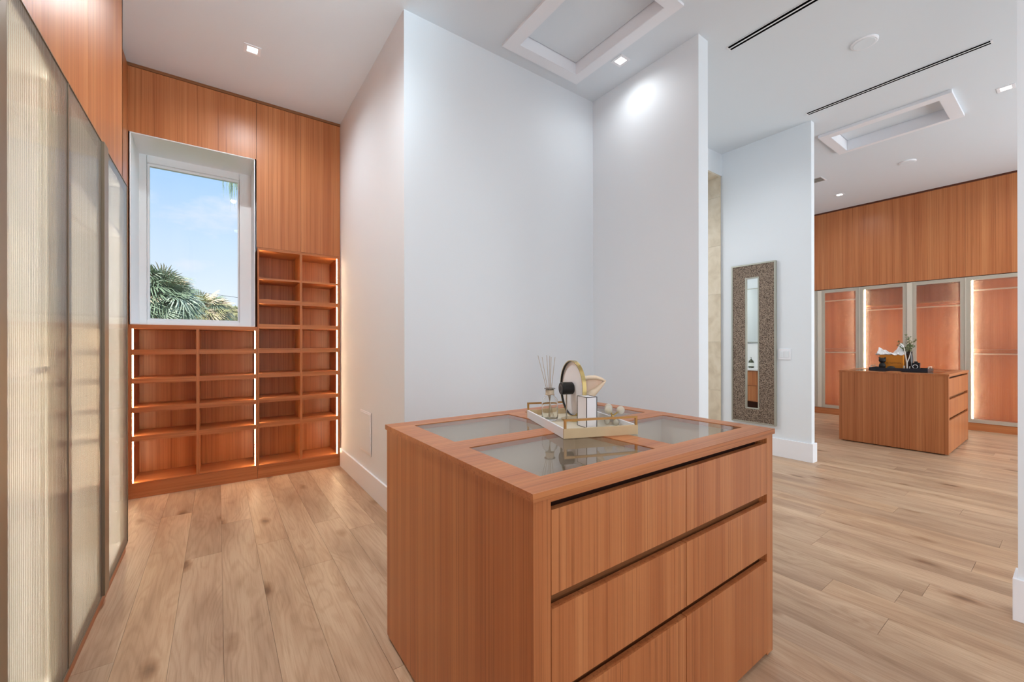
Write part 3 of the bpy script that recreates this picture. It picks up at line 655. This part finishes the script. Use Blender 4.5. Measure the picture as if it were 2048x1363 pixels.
# jack ornament
t = thing('jack_ornament', 'brass jack ornament tipped with frosted glass balls on tray', 'ornament', (1.325, 1.135, ZT))
FG = plain('frosted_glass', (240, 236, 222), .35, trans=.55, ior=1.3)
cj = Vector((0, 0, .036)); R_ = .036
u = Vector((0, 0, 1)); dirs = [(-r0*.50+u*.62-fw*.45), (r0*.62+u*.55-fw*.3), (-r0*.25+u*.66+fw*.6)]
rods = MB()
for d in dirs: d.normalize()
for d in dirs:
    rods.tube([tuple(cj-d*R_*.75), tuple(cj+d*R_*1.05)], .0032, 8)
rods.sphere(cj, .006)
rods.build('rods', GOLD, t, local=True, smooth=.6)
for d in dirs:
    MB().sphere(tuple(cj+d*R_*1.15), .0165, 20, 12).build('glass_ball', FG, t, local=True, smooth=True)
    e_ = cj-d*R_*.85; MB().sphere((e_.x, e_.y, .0125), .012, 20, 12).build('glass_ball', FG, t, local=True, smooth=True)

# ------------------------------------------------------------------ things on the far island
ZF = .915
def at(px, py, z):
    d = fw+rt*((px-1024)/F)+up*((690-py)/F); k = (z-H)/d.z; return Vector((0, 0, H))+d*k
pn = at(1855, 743.5, ZF); pl = at(1739, 737, ZF)
t = thing('black_tray', 'dark navy tray with handles on the far island', 'tray', (7.15, 1.380, ZF))
NAVY = plain('navy_lacquer', (34, 34, 44), .35)
yy0, yy1, xx0, xx1 = -.277, .277, -.16, .16
MB().box(xx0, xx1, yy0, yy1, 0, .012).build('base', NAVY, t, local=True)
for q in ((xx0, xx0+.012, yy0, yy1), (xx1-.012, xx1, yy0, yy1)): B('long_side', *q, .012, .038, NAVY, t, local=True)
for q in ((xx0+.012, xx1-.012, yy0, yy0+.012), (xx0+.012, xx1-.012, yy1-.012, yy1)): B('end_side', *q, .012, .038, NAVY, t, local=True)
for y in (yy0, yy1-.012): MB().box(-.09, -.08, y, y+.01, .038, .062).box(.08, .09, y, y+.01, .038, .062).box(-.09, .09, y, y+.01, .056, .064).build('handle', CHAMP, t, local=True)
TZF = ZF+.012
t = thing('orange_box', 'orange gift box stuffed with white tissue on the far tray', 'box', (7.215, 1.469, TZF))
OR = plain('orange_card', (214, 132, 36), .5)
MB().box(-.065, .065, -.115, .115, 0, .004).box(-.065, -.061, -.115, .115, .004, .19).box(.061, .065, -.115, .115, .004, .19).box(-.061, .061, -.115, -.111, .004, .19).box(-.061, .061, .111, .115, .004, .19).build('carton', OR, t, local=True)
# crumpled tissue
tb = MB(); rq = random.Random(4); nx, ny = 7, 13
for i in range(nx):
    for j in range(ny):
        fx, fy = i/(nx-1), j/(ny-1)
        x = -.075+.15*fx; y = -.112+.245*fy
        edge = max(0, 1-abs(fx-.8)*2.2)
        z = .180+.025*rq.random()+edge*(.17*max(0, 1-abs(fy-.16)*3.2)+.095*max(0, (fy-.35)/.65))
        if fy > .85: y += .02*(fy-.85)/.15
        tb.v.append((x+rq.uniform(-.008, .008), y+rq.uniform(-.008, .008), z))
for i in range(nx-1):
    for j in range(ny-1):
        a = i*ny+j; tb.f.append((a, a+1, a+ny+1, a+ny))
tis = tb.build('tissue_paper', plain('tissue', (238, 236, 234), .7), t, local=True)
sm = tis.modifiers.new('thick', 'SOLIDIFY'); sm.thickness = .002
cu = bpy.data.curves.new('lettering', 'FONT'); cu.body = 'LOUIS VUITTON'; cu.size = .026; cu.align_x = 'CENTER'; cu.extrude = .0003
lt = bpy.data.objects.new('lettering', cu); COL.objects.link(lt); lt.parent = t; lt.location = (-.0655, 0, .075); lt.rotation_euler = (math.pi/2, 0, -math.pi/2)
cu.materials.append(plain('brown_ink', (96, 52, 20), .6))
bpy.context.view_layer.update(); me = bpy.data.meshes.new_from_object(lt.evaluated_get(bpy.context.evaluated_depsgraph_get()))
o2 = bpy.data.objects.new('lettering', me); COL.objects.link(o2); o2.parent = t; o2.location = lt.location; o2.rotation_euler = lt.rotation_euler; bpy.data.objects.remove(lt); o2.name = 'lettering'
t = thing('black_figurine', 'black bear-like figurine standing left on the far tray', 'figurine', (7.10, 1.545, TZF))
BL2 = plain('matt_black', (24, 20, 20), .6)
MB().sphere((0, 0, .045), .035, sc=(1, 1, 1.3)).build('body', BL2, t, local=True, smooth=True)
MB().sphere((0, 0, .118), .036, sc=(1, 1.05, .95)).sphere((0, .028, .148), .011).sphere((0, -.028, .148), .011).build('head', BL2, t, local=True, smooth=True)
t = thing('black_dome', 'small black dome beside the orange box on the far tray', 'ornament', (7.06, 1.451, TZF))
MB().lathe([(0, 0), (.045, 0), (.044, .018), (.035, .036), (.018, .046), (0, .049)], seg=24).build('dome', BL2, t, local=True, smooth=.8)
t = thing('leafy_vase', 'dark glass vase of leafy green sprigs on the far tray', 'vase', (7.235, 1.310, TZF))
MB().lathe([(0, 0), (.034, 0), (.037, .02), (.036, .15), (.030, .225), (.034, .235), (.030, .235), (.026, .225), (.032, .15), (.032, .01), (0, .01)], seg=24).build('vase', plain('smoked_glass', (38, 24, 18), .12), t, local=True, smooth=.7)
lm = [plain('leaf_green', (96, 112, 66), .6), plain('leaf_pale', (150, 158, 116), .6)]
stm = MB(); rl = random.Random(9)
leaves = [MB(), MB()]
for i in range(13):
    th = rl.uniform(0, 2*math.pi); spread = rl.uniform(.03, .125); hh = rl.uniform(.28, .45)
    pts = [Vector((0, 0, .06)), Vector((math.cos(th)*spread*.25, math.sin(th)*spread*.25, .235)), Vector((math.cos(th)*spread, math.sin(th)*spread, hh))]
    stm.tube(pts, .0015, 5)
    for k in range(16):
        f_ = rl.uniform(.35, 1.05); p_ = pts[1].lerp(pts[2], (f_-.3)/.75); d = Vector((rl.uniform(-1, 1), rl.uniform(-1, 1), rl.uniform(-.5, .9))).normalized()
        s_ = d.cross(Vector((rl.random(), rl.random(), 1))).normalized(); ln, wd = rl.uniform(.022, .038), rl.uniform(.006, .010)
        b = leaves[rl.random() < .4]; n = len(b.v); b.v += [tuple(p_), tuple(p_+d*ln*.5+s_*wd), tuple(p_+d*ln), tuple(p_+d*ln*.5-s_*wd)]; b.f.append((n, n+1, n+2, n+3))
stm.build('stems', plain('twig', (110, 92, 62), .7), t, local=True)
leaves[0].build('foliage', lm[0], t, local=True, kind='stuff'); leaves[1].build('foliage', lm[1], t, local=True, kind='stuff')
t = thing('white_twig_ornament', 'white forked twig ornament before the dark vase', 'ornament', (7.095, 1.305, TZF))
WT = plain('chalk_white', (226, 216, 206), .6)
MB().lathe([(0, 0), (.03, 0), (.03, .008), (0, .010)], seg=16).tube([(0, 0, .005), (0, .002, .09), (0, .015, .19), (0, .030, .29)], [.008, .007, .006, .004]).build('trunk', WT, t, local=True, smooth=.6)
MB().tube([(0, .002, .09), (0, -.02, .16), (0, -.034, .23)], [.006, .005, .003]).tube([(0, -.022, .0), (0, -.025, .05)], .006).tube([(0, .03, 0), (0, .028, .055)], .007).build('branch', WT, t, local=True, smooth=.6)
t = thing('small_camera', 'small black camera with silver lens ring on the far tray', 'camera', (7.12, 1.228, TZF))
MB().box(-.02, .02, -.036, .036, 0, .095).box(-.012, .012, -.016, .016, .095, .112).build('body', BL2, t, local=True, bevel=.002)
MB().lathe([(0, 0), (.020, 0), (.020, .018), (0, .018)], c=(-.02, 0, .048), axis=(-1, 0, 0), seg=24).build('lens', BLACK, t, local=True, smooth=.6)
MB().lathe([(.020, .016), (.026, .016), (.026, .022), (.020, .022), (.020, .016)], c=(-.02, 0, .048), axis=(-1, 0, 0), seg=24).build('lens_ring', plain('chrome', (220, 220, 222), .15, metal=1), t, local=True, smooth=.6)

# ------------------------------------------------------------------ outside
ST('terrain_lawn', -40, 40, 5.6, 90, -3.2, -3.0, plain('lawn', (92, 108, 62), .9, var=.3, bscale=4))
def frond_mesh(R, nb, seed, droop, w):
    r = random.Random(seed); b = MB()
    for i in range(nb):
        a = math.radians(-115+230*i/(nb-1))+r.uniform(-.03, .03); ln = R*(.72+.28*math.cos(a*.6))*r.uniform(.9, 1.08)
        d = Vector((math.cos(a), math.sin(a), 0)); s = Vector((-d.y, d.x, 0)); n = len(b.v)
        pts = [(0.04, .3), (.45, 1), (.8, .75), (1, 0.08)]
        for f_, wd in pts:
            p = d*ln*f_; z = .10*f_*R-droop*R*(f_**2.4)*r.uniform(.7, 1.2)
            for sg in (-1, 1): b.v.append(tuple(p+s*sg*w*wd+Vector((0, 0, z+(sg*.25*w)))))
        for k in range(3): b.f.append((n+2*k, n+2*k+1, n+2*k+3, n+2*k+2))
    # petiole
    b.tube([(-R*1.0, 0, -.05), (-R*.5, 0, .02), (0, 0, .0)], [.012, .010, .008], 5)
    return b
LG = [plain('palm_green', (132, 152, 124), .45, var=.25, bscale=6), plain('palm_silver_green', (176, 190, 168), .55, var=.2, bscale=6), plain('palm_olive', (172, 168, 118), .6, var=.25, bscale=6), plain('palm_dry', (210, 190, 160), .7, var=.2, bscale=6)]
trunkm = plain('palm_bark', (112, 92, 72), .9, bump=.6, bscale=30, var=.3)
def ray_at(px, py, d):
    return Vector((0, 0, H))+(fw+rt*((px-1024)/F)+up*((690-py)/F))*d
def palm(label, px, py, dist, R, nf, mats, seed, spread=1.0):
    c = ray_at(px, py, dist); r = random.Random(seed)
    t = thing('palm_tree', label, 'palm tree', (c.x, c.y, -3.0))
    hz = c.z+3.0
    MB().tube([(0, 0, 0), (.05, 0, hz*.5), (0, 0, hz)], [.19, .16, .14], 10).build('trunk', trunkm, t, local=True, smooth=.7)
    protos = {}
    for i in range(nf):
        mi = r.choices(range(len(mats)), weights=[w for _, w in mats])[0]; v = r.randrange(3); key = (mi, v)
        if key not in protos:
            o = frond_mesh(R*.6, 30, seed*10+v, (.25, .5, .85)[v], R*.017).build('frond', LG[mats[mi][0]], t, local=True)
            off = o.location.copy()
            o.data.transform(Matrix.Translation(off)); o.location = (0, 0, 0); protos[key] = o; f = o
        else:
            f = protos[key].copy(); COL.objects.link(f); f.parent = t
        az = r.uniform(0, 2*math.pi); el = math.asin(r.uniform(-.55, .97)); ex = R*r.uniform(.48, .68)*spread
        d = Vector((math.cos(az)*math.cos(el), math.sin(az)*math.cos(el), math.sin(el)))
        f.location = Vector((0, 0, hz))+d*ex
        rot = Matrix.Rotation(az, 3, 'Z') @ Matrix.Rotation(-el+r.uniform(.0, .5), 3, 'Y') @ Matrix.Rotation(r.uniform(-.9, .9), 3, 'X')
        f.rotation_euler = rot.to_euler()
    return t
palm('big green fan palm filling the window at left', 312, 600, 12, 1.02, 120, [(0, 5), (1, 4), (3, 1)], 3)
palm('smaller olive fan palm behind the green one', 408, 624, 15, .82, 90, [(2, 4), (3, 3), (0, 2)], 5)
palm('low dry fan palm at the window pane right corner', 452, 634, 19, .62, 60, [(2, 4), (3, 3), (0, 2)], 8)
# broad tree further away
c = ray_at(458, 622, 34); t = thing('broadleaf_tree', 'distant rounded tree behind the dry palm', 'tree', (c.x, c.y, -3))
MB().tube([(0, 0, 0), (0, 0, c.z+3)], [.3, .15], 8).build('trunk', trunkm, t, local=True)
b = MB(); rr_ = random.Random(2)
for i in range(1800):
    d = Vector((rr_.gauss(0, 1), rr_.gauss(0, 1), rr_.gauss(0, 1))).normalized()*rr_.uniform(.7, 1.0); p = Vector((d.x*1.5, d.y*1.5, d.z*.9+c.z+2.6)); a = Vector((rr_.gauss(0, 1), rr_.gauss(0, 1), rr_.gauss(0, 1))).normalized()*.09; e2 = a.orthogonal().normalized()*.07
    n = len(b.v); b.v += [tuple(p-a), tuple(p+e2), tuple(p+a), tuple(p-e2)]; b.f.append((n, n+1, n+2, n+3))
b.build('foliage', plain('tree_green', (118, 122, 84), .7), t, local=True, kind='stuff')
# neighbouring house (a grey corner behind the palms)
c = ray_at(474, 645, 30); t = thing('house', 'grey neighbouring house wall behind the palms', 'house', (c.x+1.2, c.y, -3))
B('wall', -1.6, 3, -1, 3, 0, c.z+3.1, plain('stucco_grey', (150, 150, 152), .8), t, local=True); MB().prism([(-1.9, c.z+3.1), (3.3, c.z+3.1), (.7, c.z+3.3)], 'y', -1.3, 3.3).build('roof', plain('roof_grey', (128, 126, 128), .8), t, local=True)
# utility wire
p0, p1 = ray_at(400, 583, 25), ray_at(520, 599, 25)
MB().tube([p0+(p0-p1)*3, p0.lerp(p1, .5)-Vector((0, 0, .05)), p1+(p1-p0)*3], .012, 5).build('utility_wire', BLACK, None, label='thin dark utility wire crossing the sky behind palms', cat='wire')
# hanging frond of a tall palm beside the window
c = ray_at(500, 300, 7.5); t = thing('tall_palm', 'tall palm whose dry frond hangs in the pane top corner', 'palm tree', (c.x+.9, c.y+.2, -3))
hz = c.z+3.2
MB().tube([(0, 0, 0), (0, 0, hz)], [.2, .15], 10).build('trunk', trunkm, t, local=True, smooth=.7)
tip = ray_at(466, 345, 7.5)-Vector((c.x+.9, c.y+.2, -3))
MB().tube([(0, 0, hz-.05), ((Vector((0, 0, hz)).lerp(tip, .5))+Vector((0, 0, .25)))[:], tip[:]], [.03, .02, .008], 6).build('frond_stalk', LG[2], t, local=True)
b = MB(); rr_ = random.Random(6)
for i in range(34):
    s0 = tip+Vector((rr_.uniform(-.06, .06), rr_.uniform(-.05, .05), rr_.uniform(-.02, .12))); ln = rr_.uniform(.35, .74); w = rr_.uniform(.006, .011)
    prev = None; p = s0; lean = Vector((rr_.uniform(-.11, .09), 0, 0))
    n = len(b.v)
    for k in range(5):
        q = s0+lean*math.sin(k/4*2.2)*1.0+Vector((rr_.uniform(-.008, .008), 0, -ln*k/4)); ww = w*(1-k/4.4)
        b.v += [tuple(q+r0*ww), tuple(q-r0*ww)]
    for k in range(4): b.f.append((n+2*k, n+2*k+1, n+2*k+3, n+2*k+2))
b.build('hanging_leaflets', LG[0], t, local=True, kind='stuff')
